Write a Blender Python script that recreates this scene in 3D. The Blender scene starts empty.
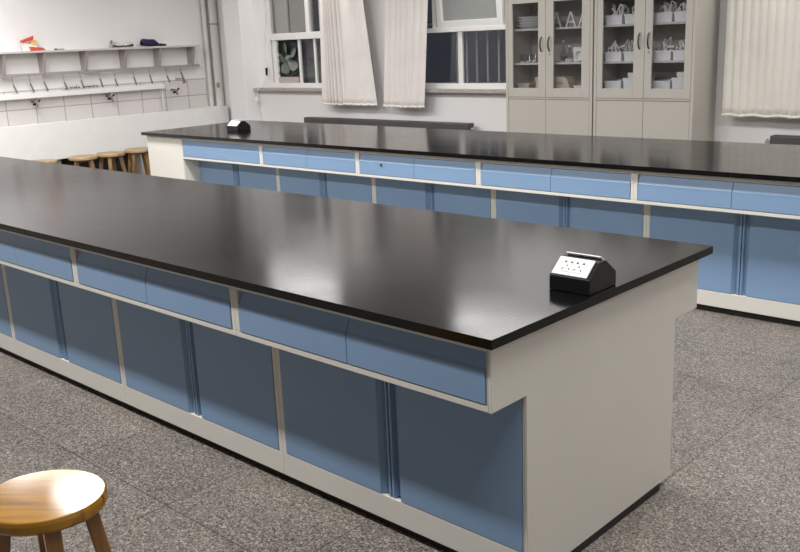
import bpy, bmesh, math, random
from mathutils import Vector, Matrix
random.seed(7)
PI = math.pi
scene = bpy.context.scene
COL = scene.collection

# ------------------------------------------------------------------ materials
def lin(c):
    return tuple(((v/255.0)/12.92 if v/255.0 <= 0.04045 else ((v/255.0+0.055)/1.055)**2.4) for v in c) + (1.0,)

def mat(name, rgb, rough=0.5, metal=0.0, var=0.0, vscale=8.0, bump=0.0, bscale=60.0, spec=0.5, coat=0.0):
    m = bpy.data.materials.new(name); m.use_nodes = True
    nt = m.node_tree; b = nt.nodes['Principled BSDF']
    b.inputs['Roughness'].default_value = rough
    b.inputs['Metallic'].default_value = metal
    b.inputs['Specular IOR Level'].default_value = spec
    if coat:
        b.inputs['Coat Weight'].default_value = coat
        b.inputs['Coat Roughness'].default_value = 0.12
    tc = nt.nodes.new('ShaderNodeTexCoord')
    n = nt.nodes.new('ShaderNodeTexNoise'); n.inputs['Scale'].default_value = vscale
    n.inputs['Detail'].default_value = 4
    nt.links.new(tc.outputs['Object'], n.inputs['Vector'])
    r = nt.nodes.new('ShaderNodeValToRGB')
    c = lin(rgb)
    r.color_ramp.elements[0].position = .3; r.color_ramp.elements[1].position = .7
    r.color_ramp.elements[0].color = tuple(max(0, v*(1-var)) for v in c[:3]) + (1,)
    r.color_ramp.elements[1].color = tuple(min(1, v*(1+var)) for v in c[:3]) + (1,)
    nt.links.new(n.outputs['Fac'], r.inputs['Fac'])
    nt.links.new(r.outputs['Color'], b.inputs['Base Color'])
    if bump:
        n2 = nt.nodes.new('ShaderNodeTexNoise'); n2.inputs['Scale'].default_value = bscale
        nt.links.new(tc.outputs['Object'], n2.inputs['Vector'])
        bp = nt.nodes.new('ShaderNodeBump'); bp.inputs['Strength'].default_value = bump
        bp.inputs['Distance'].default_value = 0.01
        nt.links.new(n2.outputs['Fac'], bp.inputs['Height'])
        nt.links.new(bp.outputs['Normal'], b.inputs['Normal'])
    return m

def glass_mat(name, tint=(0.9, 0.93, 0.93), refl=1.0):
    m = bpy.data.materials.new(name); m.use_nodes = True
    nt = m.node_tree; nt.nodes.clear()
    out = nt.nodes.new('ShaderNodeOutputMaterial')
    t = nt.nodes.new('ShaderNodeBsdfTransparent'); t.inputs['Color'].default_value = tint + (1,)
    g = nt.nodes.new('ShaderNodeBsdfGlossy'); g.inputs['Roughness'].default_value = 0.03
    g.inputs['Color'].default_value = (refl, refl, refl, 1)
    f = nt.nodes.new('ShaderNodeFresnel'); f.inputs['IOR'].default_value = 1.5
    mx = nt.nodes.new('ShaderNodeMixShader')
    ge = nt.nodes.new('ShaderNodeNewGeometry')      # the inner faces of a thin pane do not mirror a second time
    su = nt.nodes.new('ShaderNodeMath'); su.operation = 'SUBTRACT'; su.inputs[0].default_value = 1
    mu = nt.nodes.new('ShaderNodeMath'); mu.operation = 'MULTIPLY'
    nt.links.new(ge.outputs['Backfacing'], su.inputs[1]); nt.links.new(su.outputs[0], mu.inputs[0])
    nt.links.new(f.outputs[0], mu.inputs[1])
    nt.links.new(mu.outputs[0], mx.inputs[0]); nt.links.new(t.outputs[0], mx.inputs[1])
    nt.links.new(g.outputs[0], mx.inputs[2]); nt.links.new(mx.outputs[0], out.inputs['Surface'])
    return m

def terrazzo():
    m = bpy.data.materials.new('terrazzo_floor'); m.use_nodes = True
    nt = m.node_tree; L = nt.links; b = nt.nodes['Principled BSDF']
    b.inputs['Roughness'].default_value = 0.42
    b.inputs['Specular IOR Level'].default_value = 0.35
    tc = nt.nodes.new('ShaderNodeTexCoord')
    v = nt.nodes.new('ShaderNodeTexVoronoi'); v.inputs['Scale'].default_value = 190
    L.new(tc.outputs['Object'], v.inputs['Vector'])
    sep = nt.nodes.new('ShaderNodeSeparateColor'); L.new(v.outputs['Color'], sep.inputs[0])
    r = nt.nodes.new('ShaderNodeValToRGB'); e = r.color_ramp.elements
    e[0].position = 0; e[0].color = lin((58, 53, 50)); e[1].position = 1; e[1].color = lin((182, 174, 164))
    for p, c in ((.3, (104, 97, 91)), (.6, (126, 119, 111)), (.85, (148, 140, 131))):
        x = e.new(p); x.color = lin(c)
    L.new(sep.outputs[0], r.inputs['Fac'])
    # large scale cloudiness
    n = nt.nodes.new('ShaderNodeTexNoise'); n.inputs['Scale'].default_value = 2.2; n.inputs['Detail'].default_value = 5
    L.new(tc.outputs['Object'], n.inputs['Vector'])
    r2 = nt.nodes.new('ShaderNodeValToRGB')
    r2.color_ramp.elements[0].position = .3; r2.color_ramp.elements[0].color = (.88, .88, .88, 1)
    r2.color_ramp.elements[1].position = .7; r2.color_ramp.elements[1].color = (1.1, 1.1, 1.1, 1)
    L.new(n.outputs['Fac'], r2.inputs['Fac'])
    mx = nt.nodes.new('ShaderNodeMix'); mx.data_type = 'RGBA'; mx.blend_type = 'MULTIPLY'; mx.inputs[0].default_value = 1
    L.new(r.outputs[0], mx.inputs[6]); L.new(r2.outputs[0], mx.inputs[7])
    # tile joints
    br = nt.nodes.new('ShaderNodeTexBrick'); br.offset = 0; br.squash = 1
    br.inputs['Scale'].default_value = 1; br.inputs['Mortar Size'].default_value = .003
    br.inputs['Mortar Smooth'].default_value = .3
    br.inputs['Brick Width'].default_value = .648; br.inputs['Row Height'].default_value = .69
    br.inputs['Color1'].default_value = (1, 1, 1, 1); br.inputs['Color2'].default_value = (.90, .91, .92, 1)
    br.inputs['Mortar'].default_value = (.45, .44, .43, 1); br.inputs['Bias'].default_value = 0
    mp = nt.nodes.new('ShaderNodeMapping'); mp.inputs['Location'].default_value = (.055 + .648*30, -1.2 + .69*30, 0)
    L.new(tc.outputs['Object'], mp.inputs['Vector']); L.new(mp.outputs[0], br.inputs['Vector'])
    mx2 = nt.nodes.new('ShaderNodeMix'); mx2.data_type = 'RGBA'; mx2.blend_type = 'MULTIPLY'; mx2.inputs[0].default_value = 1
    L.new(mx.outputs[2], mx2.inputs[6]); L.new(br.outputs['Color'], mx2.inputs[7])
    L.new(mx2.outputs[2], b.inputs['Base Color'])
    return m

def tile_mat():
    # white glazed wall tiles, grey joints; Y/Z plane of the left wall
    m = bpy.data.materials.new('white_wall_tile'); m.use_nodes = True
    nt = m.node_tree; L = nt.links; b = nt.nodes['Principled BSDF']
    b.inputs['Roughness'].default_value = 0.3
    tc = nt.nodes.new('ShaderNodeTexCoord'); sp = nt.nodes.new('ShaderNodeSeparateXYZ')
    cb = nt.nodes.new('ShaderNodeCombineXYZ')
    L.new(tc.outputs['Object'], sp.inputs[0]); L.new(sp.outputs[1], cb.inputs[0]); L.new(sp.outputs[2], cb.inputs[1])
    mp = nt.nodes.new('ShaderNodeMapping'); mp.inputs['Location'].default_value = (-2.745 + .342*20, -1.012 + .2*20, 0)
    L.new(cb.outputs[0], mp.inputs['Vector'])
    br = nt.nodes.new('ShaderNodeTexBrick'); br.offset = 0
    br.inputs['Scale'].default_value = 1; br.inputs['Mortar Size'].default_value = .0055
    br.inputs['Brick Width'].default_value = .342; br.inputs['Row Height'].default_value = .2
    br.inputs['Color1'].default_value = lin((226, 220, 219)); br.inputs['Color2'].default_value = lin((221, 217, 214))
    br.inputs['Mortar'].default_value = lin((172, 164, 160))
    L.new(mp.outputs[0], br.inputs['Vector']); L.new(br.outputs['Color'], b.inputs['Base Color'])
    return m

def wood_mat(name, base, dark, scale=6.0, axis=0, rough=.32, coat=.3):
    m = bpy.data.materials.new(name); m.use_nodes = True
    nt = m.node_tree; L = nt.links; b = nt.nodes['Principled BSDF']
    b.inputs['Roughness'].default_value = rough
    b.inputs['Specular IOR Level'].default_value = .6
    b.inputs['Coat Weight'].default_value = coat; b.inputs['Coat Roughness'].default_value = .17
    tc = nt.nodes.new('ShaderNodeTexCoord'); mp = nt.nodes.new('ShaderNodeMapping')
    s = [14.0, 14.0, 14.0]; s[axis] = 1.2
    mp.inputs['Scale'].default_value = s
    m0 = nt.nodes.new('ShaderNodeMapping'); m0.inputs['Rotation'].default_value = (0, 0, -.72 if axis < 2 else 0)
    L.new(tc.outputs['Object'], m0.inputs['Vector']); L.new(m0.outputs[0], mp.inputs['Vector'])
    n = nt.nodes.new('ShaderNodeTexNoise'); n.inputs['Scale'].default_value = scale/3; n.inputs['Detail'].default_value = 6
    n.inputs['Distortion'].default_value = .6
    L.new(mp.outputs[0], n.inputs['Vector'])
    r = nt.nodes.new('ShaderNodeValToRGB'); e = r.color_ramp.elements
    e[0].position = .25; e[0].color = lin(dark); e[1].position = .55; e[1].color = lin(base)
    L.new(n.outputs['Fac'], r.inputs['Fac'])
    # laminated staves
    w = nt.nodes.new('ShaderNodeTexWave'); w.wave_type = 'BANDS'; w.bands_direction = 'Y' if axis == 0 else 'X'
    w.inputs['Scale'].default_value = .28; w.inputs['Distortion'].default_value = 0.4
    L.new(mp.outputs[0], w.inputs['Vector'])
    r2 = nt.nodes.new('ShaderNodeValToRGB')
    r2.color_ramp.elements[0].position = 0; r2.color_ramp.elements[0].color = (.74, .68, .60, 1)
    r2.color_ramp.elements[1].position = .06; r2.color_ramp.elements[1].color = (1, 1, 1, 1)
    L.new(w.outputs['Fac'], r2.inputs['Fac'])
    mx = nt.nodes.new('ShaderNodeMix'); mx.data_type = 'RGBA'; mx.blend_type = 'MULTIPLY'; mx.inputs[0].default_value = 1
    L.new(r.outputs[0], mx.inputs[6]); L.new(r2.outputs[0], mx.inputs[7])
    L.new(mx.outputs[2], b.inputs['Base Color'])
    return m

def counter_mat():
    m = bpy.data.materials.new('black_resin_top'); m.use_nodes = True
    nt = m.node_tree; L = nt.links; b = nt.nodes['Principled BSDF']
    b.inputs['Base Color'].default_value = lin((7, 7, 8))
    b.inputs['Specular IOR Level'].default_value = .32
    tc = nt.nodes.new('ShaderNodeTexCoord')
    n = nt.nodes.new('ShaderNodeTexNoise'); n.inputs['Scale'].default_value = 5; n.inputs['Detail'].default_value = 6
    L.new(tc.outputs['Object'], n.inputs['Vector'])
    mr = nt.nodes.new('ShaderNodeMapRange'); mr.inputs[1].default_value = .3; mr.inputs[2].default_value = .7
    mr.inputs[3].default_value = .13; mr.inputs[4].default_value = .165
    L.new(n.outputs['Fac'], mr.inputs[0]); L.new(mr.outputs[0], b.inputs['Roughness'])
    return m

def fabric_mat(name, rgb, stripe=0.0, axis='X', scale=16):
    m = mat(name, rgb, rough=.9, var=.05, vscale=3, spec=.15)
    nt = m.node_tree; b = nt.nodes['Principled BSDF']
    b.inputs['Transmission Weight'].default_value = 0
    tc = [n for n in nt.nodes if n.bl_idname == 'ShaderNodeTexCoord'][0]
    w = nt.nodes.new('ShaderNodeTexWave'); w.bands_direction = axis; w.inputs['Scale'].default_value = scale
    w.inputs['Distortion'].default_value = .8
    nt.links.new(tc.outputs['Object'], w.inputs['Vector'])
    bp = nt.nodes.new('ShaderNodeBump'); bp.inputs['Strength'].default_value = .12; bp.inputs['Distance'].default_value = .01
    nt.links.new(w.outputs['Fac'], bp.inputs['Height']); nt.links.new(bp.outputs['Normal'], b.inputs['Normal'])
    return m

M = {}
M['wall'] = mat('painted_wall', (238, 236, 235), .85, var=.02, vscale=1.2, bump=.04, bscale=40)
M['ceiling'] = mat('painted_ceiling', (228, 226, 222), .9, var=.02)
M['floor'] = terrazzo()
M['tile'] = tile_mat()
M['counter'] = counter_mat()
M['cream'] = mat('cream_coated_steel', (213, 210, 202), .42, var=.02, vscale=2)
M['blue'] = mat('blue_coated_steel', (124, 152, 184), .38, var=.02, vscale=2)
M['black'] = mat('black_plastic', (14, 13, 16), .35, var=.1)
M['plinth'] = mat('black_plinth', (26, 24, 24), .6, var=.1)
M['whiteplastic'] = mat('white_plastic', (238, 237, 234), .4, var=.02)
M['pvc'] = mat('white_window_profile', (232, 231, 228), .38, var=.02)
M['sill'] = mat('grey_stone_sill', (168, 160, 155), .5, var=.08, vscale=20)
M['cabinet'] = mat('grey_coated_steel', (186, 181, 173), .45, var=.02, vscale=2)
M['cabinetside'] = mat('pale_grey_coated_steel', (200, 194, 190), .45, var=.02, vscale=2)
M['darkmetal'] = mat('dark_handle_metal', (78, 74, 74), .35, metal=.7, var=.05)
M['chrome'] = mat('bright_lock_metal', (205, 203, 200), .25, metal=.9)
M['radiator'] = mat('dark_radiator_paint', (74, 71, 70), .5, var=.08)
M['curtain'] = fabric_mat('cream_curtain_cloth', (232, 226, 222), axis='X', scale=9)
M['curtain2'] = fabric_mat('pale_yellow_curtain_cloth', (224, 220, 211), axis='X', scale=11)
M['glass'] = glass_mat('window_glass', (.87, .87, .865))
M['cabglass'] = glass_mat('cabinet_glass', (.90, .90, .91))
M['bottleglass'] = glass_mat('clear_glassware', (.80, .82, .83))
M['shelf'] = mat('pale_grey_shelf', (205, 200, 197), .5, var=.03)
M['bracket'] = mat('grey_bracket', (164, 157, 154), .5, var=.05)
M['railgrey'] = mat('grey_rail', (160, 153, 150), .5, var=.04)
M['rod'] = mat('grey_wire', (150, 143, 139), .5, metal=.3)
M['rodtip'] = mat('dark_grey_tip', (124, 117, 114), .7, var=.1)
M['pipe'] = mat('grey_white_pipe', (218, 214, 211), .5, var=.03)
M['brass'] = mat('yellow_valve', (196, 170, 110), .4, metal=.3)
M['navy'] = mat('navy_cloth', (40, 42, 74), .8, var=.15, vscale=30)
M['foil'] = mat('grey_patterned_film', (214, 210, 204), .5, var=.4, vscale=35)
M['red'] = mat('red_packet_print', (205, 74, 52), .5, var=.1, vscale=20)
M['yellow'] = mat('yellow_packet_print', (226, 190, 110), .5, var=.15, vscale=30)
M['paper'] = mat('white_paper', (238, 232, 230), .7, var=.03)
M['tray'] = mat('white_tray_plastic', (238, 239, 239), .45, var=.03)
M['cable'] = mat('white_cable', (240, 239, 236), .5, var=.05)
M['beige'] = mat('beige_card', (206, 194, 172), .6, var=.06)
M['pink'] = mat('dusty_red_box', (150, 90, 88), .6, var=.1)
M['fan'] = mat('grey_green_fan_paint', (116, 124, 117), .5, var=.12, vscale=15)
M['fanback'] = mat('dark_fan_housing', (60, 68, 66), .6, var=.1)
M['board'] = mat('dusty_beige_board', (186, 172, 165), .8, var=.06, vscale=20)
M['louvre'] = mat('grey_louvre_paint', (206, 204, 202), .6, var=.03)
M['greyboard'] = mat('grey_pane_backing', (120, 120, 124), .7, var=.06)
M['frost'] = mat('frosted_pane', (150, 153, 150), .35, var=.05, vscale=3)
M['ink'] = mat('black_ink', (70, 66, 66), .8)
M['bars'] = mat('white_bar_paint', (205, 205, 208), .5, var=.03)
M['seat'] = wood_mat('varnished_pine_seat', (150, 106, 24), (104, 66, 16), axis=0, rough=.11, coat=0)
M['leg'] = wood_mat('varnished_pine_leg', (136, 94, 48), (84, 54, 28), axis=2)
M['oldseat'] = wood_mat('worn_pine_seat', (178, 152, 114), (136, 106, 70), axis=0, rough=.5, coat=.1)
M['oldleg'] = wood_mat('worn_pine_leg', (150, 118, 78), (98, 72, 44), axis=2, rough=.5, coat=.1)
M['dark'] = mat('recess_shade', (40, 38, 38), .9)  # near-black colour standing in for shade under the trough

# ------------------------------------------------------------------ mesh helper
class MB:
    def __init__(self): self.v = []; self.f = []; self.s = []
    def add(self, vs, fs, smooth=False):
        n = len(self.v); self.v += [tuple(x) for x in vs]
        self.f += [tuple(i+n for i in f) for f in fs]; self.s += [smooth]*len(fs); return self
    def box(self, x0, x1, y0, y1, z0, z1):
        x0, x1 = min(x0, x1), max(x0, x1); y0, y1 = min(y0, y1), max(y0, y1); z0, z1 = min(z0, z1), max(z0, z1)
        return self.add([(x0,y0,z0),(x1,y0,z0),(x1,y1,z0),(x0,y1,z0),(x0,y0,z1),(x1,y0,z1),(x1,y1,z1),(x0,y1,z1)],
            [(0,3,2,1),(4,5,6,7),(0,1,5,4),(1,2,6,5),(2,3,7,6),(3,0,4,7)])
    def prism(self, poly, axis, a, b):
        # poly in the two other axes (cyclic order), extruded along axis a..b
        def P(p, t):
            if axis == 0: return (t, p[0], p[1])
            if axis == 1: return (p[0], t, p[1])
            return (p[0], p[1], t)
        n = len(poly)
        vs = [P(p, a) for p in poly] + [P(p, b) for p in poly]
        fs = [tuple(range(n))[::-1], tuple(range(n, 2*n))] + [(i, (i+1) % n, n+(i+1) % n, n+i) for i in range(n)]
        return self.add(vs, fs)
    def tube(self, pts, r, n=8, cap=True):
        pts = [Vector(p) for p in pts]; rs = r if isinstance(r, (list, tuple)) else [r]*len(pts)
        rings = []; up = None
        for i, p in enumerate(pts):
            t = (pts[min(i+1, len(pts)-1)] - pts[max(i-1, 0)]).normalized()
            if up is None:
                up = Vector((0,0,1)) if abs(t.z) < .9 else Vector((1,0,0))
            u = (up - t*up.dot(t)).normalized(); w = t.cross(u); up = u
            rings.append([p + (u*math.cos(2*PI*k/n) + w*math.sin(2*PI*k/n))*rs[i] for k in range(n)])
        vs = [q for R in rings for q in R]; fs = []
        for i in range(len(pts)-1):
            for k in range(n):
                fs.append((i*n+k, i*n+(k+1) % n, (i+1)*n+(k+1) % n, (i+1)*n+k))
        self.add(vs, fs, True)
        if cap:
            self.add(rings[0], [tuple(range(n))[::-1]]); self.add(rings[-1], [tuple(range(n))])
        return self
    def lathe(self, prof, c=(0,0,0), n=24, cap=True, smooth=True):
        vs = []; fs = []
        for r, z in prof:
            for k in range(n):
                a = 2*PI*k/n; vs.append((c[0]+r*math.cos(a), c[1]+r*math.sin(a), c[2]+z))
        m = len(prof)
        for i in range(m-1):
            for k in range(n): fs.append((i*n+k, i*n+(k+1) % n, (i+1)*n+(k+1) % n, (i+1)*n+k))
        self.add(vs, fs, smooth)
        if cap:
            self.add(vs[:n], [tuple(range(n))[::-1]]); self.add(vs[-n:], [tuple(range(n))])
        return self
    def tbar(self, p, q, w0, w1, rot=0.0):
        # square tapered bar p->q
        p, q = Vector(p), Vector(q); t = (q-p).normalized()
        u = Vector((math.cos(rot), math.sin(rot), 0)); u = (u - t*u.dot(t)).normalized(); w = t.cross(u)
        vs = [p+u*a*w0/2+w*b*w0/2 for a, b in ((-1,-1),(1,-1),(1,1),(-1,1))] + [q+u*a*w1/2+w*b*w1/2 for a, b in ((-1,-1),(1,-1),(1,1),(-1,1))]
        return self.add(vs, [(0,3,2,1),(4,5,6,7),(0,1,5,4),(1,2,6,5),(2,3,7,6),(3,0,4,7)])
    def grid(self, fn, nu, nv):
        vs = [fn(i/nu, j/nv) for j in range(nv+1) for i in range(nu+1)]
        fs = [(j*(nu+1)+i, j*(nu+1)+i+1, (j+1)*(nu+1)+i+1, (j+1)*(nu+1)+i) for j in range(nv) for i in range(nu)]
        return self.add(vs, fs, True)
    def build(self, name, m, parent=None, org=None, bevel=0.0, seg=2, solid=0.0):
        # vertices are in world metres; org = world origin of the thing
        if org is None: org = tuple(parent.location) if parent is not None and parent.parent is None else (tuple(parent['_o']) if parent is not None else (0,0,0))
        me = bpy.data.meshes.new(name)
        me.from_pydata([(v[0]-org[0], v[1]-org[1], v[2]-org[2]) for v in self.v], [], self.f)
        for p, s in zip(me.polygons, self.s): p.use_smooth = s
        bm = bmesh.new(); bm.from_mesh(me); bmesh.ops.recalc_face_normals(bm, faces=bm.faces); bm.to_mesh(me); bm.free()
        me.materials.append(m)
        o = bpy.data.objects.new(name, me); COL.objects.link(o)
        if parent is not None: o.parent = parent
        else: o.location = org
        if solid:
            md = o.modifiers.new('solid', 'SOLIDIFY'); md.thickness = solid; md.offset = 0
        if bevel:
            md = o.modifiers.new('bevel', 'BEVEL'); md.width = bevel; md.segments = seg; md.limit_method = 'ANGLE'; md.angle_limit = .6
        return o

def sub(mb, name, m, part, root, **k):
    # a sub-part: parented to a part, same local frame (parts sit at their root's origin)
    o = mb.build(name, m, None, org=tuple(root.location), **k); o.location = (0,0,0); o.parent = part; return o

def tag(o, label, cat, group=None):
    o['label'] = label; o['category'] = cat
    if group: o['group'] = group
    return o
def thing(name, label, cat, loc, group=None):
    o = bpy.data.objects.new(name, None); o.empty_display_size = .1
    COL.objects.link(o); o.location = loc
    return tag(o, label, cat, group)
def struct(mb, name, m, **k):
    o = mb.build(name, m, None, **k); o['kind'] = 'structure'; return o
def copy_tree(o, loc, label=None, rotz=None):
    r = o.copy(); COL.objects.link(r); r.location = loc
    if rotz is not None: r.rotation_euler = (0, 0, rotz)
    if label: r['label'] = label
    for ch in list(o.children):
        c = ch.copy(); COL.objects.link(c); c.parent = r
        for g in list(ch.children):
            d = g.copy(); COL.objects.link(d); d.parent = c
    return r

# ------------------------------------------------------------------ the room
XL, YB, ZC = -8.85, 5.62, 2.95
XR, YF = 5.0, -7.0
struct(MB().box(XL-.2, XR+.2, YF-.2, YB+.25, -.12, 0), 'floor', M['floor'])
struct(MB().box(XL-.2, XR+.2, YF-.2, YB+.25, ZC, ZC+.12), 'ceiling', M['ceiling'])
struct(MB().box(XL-.2, XL, YF, YB, 0, ZC), 'wall_left', M['wall'])
struct(MB().box(XR, XR+.2, YF, YB, 0, ZC), 'wall_right', M['wall'])
struct(MB().box(XL-.2, XR+.2, YF-.2, YF, 0, ZC), 'wall_front', M['wall'])
WIN = [(-7.765, -6.12), (-5.52, -4.06), (-1.74, -.15)]
WZ0, WZ1 = 1.085, 2.45
wb = MB(); T0, T1 = YB, YB+.24
wb.box(XL-.2, XR+.2, T0, T1, 0, WZ0); wb.box(XL-.2, XR+.2, T0, T1, WZ1, ZC)
xs = [XL-.2] + [v for w in WIN for v in w] + [XR+.2]
for i in range(0, len(xs), 2): wb.box(xs[i], xs[i+1], T0, T1, WZ0, WZ1)
struct(wb, 'wall_back', M['wall'])
struct(MB().box(-8.31, -7.975, 5.40, YB, 0, ZC), 'trim_1', M['wall'], bevel=.006)     # pier in the corner
struct(MB().box(XL, XL+.012, 0.6, 5.42, .80, 1.225), 'trim_2', M['tile'])               # tiled splashback

# ------------------------------------------------------------------ windows
def window(n, x0, x1, upper, lower, zt0, zt1, lowL=None, sash=None, skip_low=()):
    """upper / lower: lists of mullion (xa, xb); panes are cut between them."""
    y0, y1 = 5.635, 5.70
    root = bpy.data.objects.new('window_%d' % n, None); COL.objects.link(root)
    root.location = ((x0+x1)/2, y0, WZ0); root['kind'] = 'structure'
    f = MB()
    f.box(x0, x0+.058, y0, y1, WZ0, WZ1); f.box(x1-.06, x1, y0, y1, WZ0, WZ1)
    f.box(x0+.06, x1-.06, y0, y1, WZ0, 1.142); f.box(x0+.06, x1-.06, y0, y1, WZ1-.05, WZ1)
    f.box(x0+.06, x1-.06, y0-.01, y1, zt0, zt1)
    for a, b in upper: f.box(a, b, y0+.004, y1-.004, zt1, WZ1-.05)
    for a, b in lower: f.box(a, b, y0+.014, y1-.022, 1.142, zt0)
    f.build('frame', M['pvc'], root, bevel=.004)
    def panes(cuts, za, zb, skip):
        e = [x0+.06] + [v for c in cuts for v in c] + [x1-.06]
        for i in range(0, len(e), 2):
            if i//2 in skip: continue
            MB().box(e[i]-.008, e[i+1]+.008, 5.664, 5.670, za-.008, zb+.008).build('pane', M['glass'], root)
    panes(lower, 1.142, zt0, skip_low)
    panes(upper, zt1, WZ1-.05, sash[3] if sash else ())
    sl = MB().box(x0-.21 if n == 1 else x0-.06, x1+.06, 5.52, 5.64, 1.052, 1.088)
    sl.build('sill', M['sill'], root, bevel=.005)
    if sash:
        a, b, ang, _ = sash        # bottom-hung sash tilted into the room
        s = MB(); w = .068; h = WZ1-.05-zt1
        s.box(a, a+w, -.03, .03, 0, h); s.box(b-w, b, -.03, .03, 0, h)
        s.box(a+w, b-w, -.03, .03, 0, w); s.box(a+w, b-w, -.03, .03, h-w, h)
        g = MB().box(a+w-.008, b-w+.008, -.003, .003, w-.008, h-w+.008)
        R = Matrix.Translation((0, 5.66, zt1)) @ Matrix.Rotation(ang, 4, 'X')
        for q in (s, g): q.v = [tuple(R @ Vector(v)) for v in q.v]
        so = s.build('sash', M['pvc'], root, bevel=.004)
        sub(g, 'frosted_pane', M['frost'], so, root)
    return root
w1 = window(1, *WIN[0], [(-7.04, -6.975)], [(-7.215, -7.175), (-6.935, -6.90)], 1.655, 1.735, skip_low=(0,),
            sash=None)
window(2, *WIN[1], [(-5.06, -4.995)], [(-4.735, -4.678)], 1.655, 1.70, sash=(-4.985, -4.15, math.radians(5), (1,)))
window(3, *WIN[2], [(-.98, -.92)], [(-.98, -.92)], 1.655, 1.735)

# filler strip with a ragged edge beside the fan in window 1
fil = MB(); zz = [1.142 + (1.655-1.142)*i/14 for i in range(15)]
poly = [(-7.685, 1.142)] + [(-7.60 + random.uniform(-.012, .012), z) for z in zz] + [(-7.685, 1.655)]
fil.prism(poly, 1, 5.64, 5.668)
fil.build('filler_strip', M['pvc'], w1)

lv_ = MB()
for i in range(26):
    z = 1.745 + i*.026
    lv_.prism([(5.735, z), (5.742, z), (5.764, z+.028), (5.757, z+.028)], 0, -7.44, -7.02)
lv_.build('louvre_panel', M['louvre'], w1)
MB().box(-7.72, -7.475, 5.74, 5.76, 1.70, 2.45).build('outer_board', M['louvre'], w1)
MB().box(-6.93, -6.84, 5.76, 5.78, 1.70, 2.45).build('outer_board', M['louvre'], w1)
MB().box(-7.20, -6.90, 5.76, 5.78, 1.10, 1.68).build('pane_lightening_board', M['greyboard'], w1)  # grey board added behind the lower middle pane to lighten its tone

# exhaust fan in the lower left light of window 1
fc = (-7.465, 5.70, 1.432)
fan = thing('exhaust_fan', 'grey-green exhaust fan with broad blades in lower left pane of left window', 'fan', (fc[0], fc[1], 1.142))
h = MB()
ring = [(fc[0]+.205*math.cos(a), fc[1]+.03, fc[2]+.205*math.sin(a)) for a in [2*PI*k/40 for k in range(41)]]
h.tube(ring, .016, 8, False); 
for k in range(3):
    a = PI*k/3+.3
    h.tube([(fc[0]-.2*math.cos(a), fc[1]+.06, fc[2]-.2*math.sin(a)), (fc[0]+.2*math.cos(a), fc[1]+.06, fc[2]+.2*math.sin(a))], .006, 6)
h.box(-7.685, -7.225, 5.735, 5.745, 1.20, 1.66)
h.build('housing', M['fanback'], fan)
hb = MB(); hb.lathe([(.004, -.035), (.03, -.03), (.046, -.01), (.046, .03)], n=20)
hb.v = [(fc[0]+x, fc[1]+z, fc[2]+y) for x, y, z in hb.v]; hb.build('hub', M['fan'], fan)
for k in range(5):
    a0 = 2*PI*k/5 - .70
    b = MB()
    def blade(u, v, a0=a0):
        r = .035 + .162*u; wid = .74*math.sin(PI*(.12+.80*u))**.8
        a = a0 + (v-.5)*2*wid*.62
        return (fc[0]+r*math.cos(a), fc[1]-.012+(v-.5)*.05, fc[2]+r*math.sin(a))
    b.grid(blade, 10, 8); b.build('blade', M['fan'], fan, solid=.004)
MB().box(-7.60, -7.24, 5.65, 5.69, 1.143, 1.215).build('mounting_board', M['board'], fan)

# bars outside window 2
gr = thing('window_grille', 'white vertical bars outside the lower right pane beside the glass cabinet', 'window grille', (-4.5, 5.95, 1.10))
for x in (-4.99, -4.86, -4.725, -4.585, -4.44, -4.30): MB().tube([(x, 5.95, 1.10), (x, 5.95, 2.40)], .011, 8).build('bar', M['bars'], gr)
for z in (1.12, 1.75, 2.38): MB().box(-5.6, -4.1, 5.965, 5.985, z-.012, z+.012).build('rail', M['bars'], gr)

# cord beside window 1
cd = thing('power_cable', 'thin white cord with dark inline plug hanging beside the fan window', 'cable', (-7.80, 5.60, .93))
MB().tube([(-7.70, 5.607, 2.40), (-7.74, 5.607, 1.95), (-7.79, 5.607, 1.60), (-7.795, 5.60, 1.47), (-7.775, 5.59, 1.38), (-7.745, 5.59, 1.31), (-7.76, 5.58, 1.20), (-7.80, 5.515, 1.11), (-7.87, 5.505, 1.06), (-7.89, 5.505, .97)], .0055, 6).build('wire', M['whiteplastic'], cd)
MB().tube([(-7.748, 5.575, 1.33), (-7.752, 5.575, 1.24)], [.017, .012], 8).build('plug', M['black'], cd)
MB().box(-7.91, -7.875, 5.49, 5.515, .92, .975).build('switch', M['whiteplastic'], cd, bevel=.004)

# ------------------------------------------------------------------ curtains
def curtain(name, label, m, xl, xr, zb, zt, yc, folds, amp, loc):
    """xl, xr: functions of height 0..1 (0 bottom); folds(u) -> offset"""
    root = thing(name, label, 'curtain', loc, 'window curtains')
    def fn(u, v):
        a, b = xl(v), xr(v)
        return (a+(b-a)*u, yc + folds(u, v)*amp, zb + (zt-zb)*v + (1-v)*.004*math.sin(60*u))
    MB().grid(fn, 260, 24).build('cloth', m, root, solid=.003)
    # hem
    def hem(u, v):
        p = fn(u, v*.012); return (p[0], p[1]-.004, p[2]-.004)
    MB().grid(hem, 260, 2).build('hem', m, root, solid=.008)
    tr = MB().tube([(xl(1)-.03, yc, zt+.01), (xr(1)+.03, yc, zt+.01)], .012, 8)
    for x in (xl(1)-.02, xr(1)+.02): tr.tube([(x, yc, zt+.01), (x, YB+.005, zt+.01)], .008, 6)
    tr.build('rail', M['whiteplastic'], root)
def gather(x): return 1-2*abs(math.sin(x))**.75      # rounded ridges towards the room, narrow valleys
def foldA(u, v):
    w = max(0, 1-((u-.27)/.22)**2)
    return gather(u*PI*17+.3*math.sin(6*u))*(.06+1.95*w) + .7*math.sin(u*2*PI*2.2+1)*(1-w) + .10*math.sin(u*30+v*2)
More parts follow.
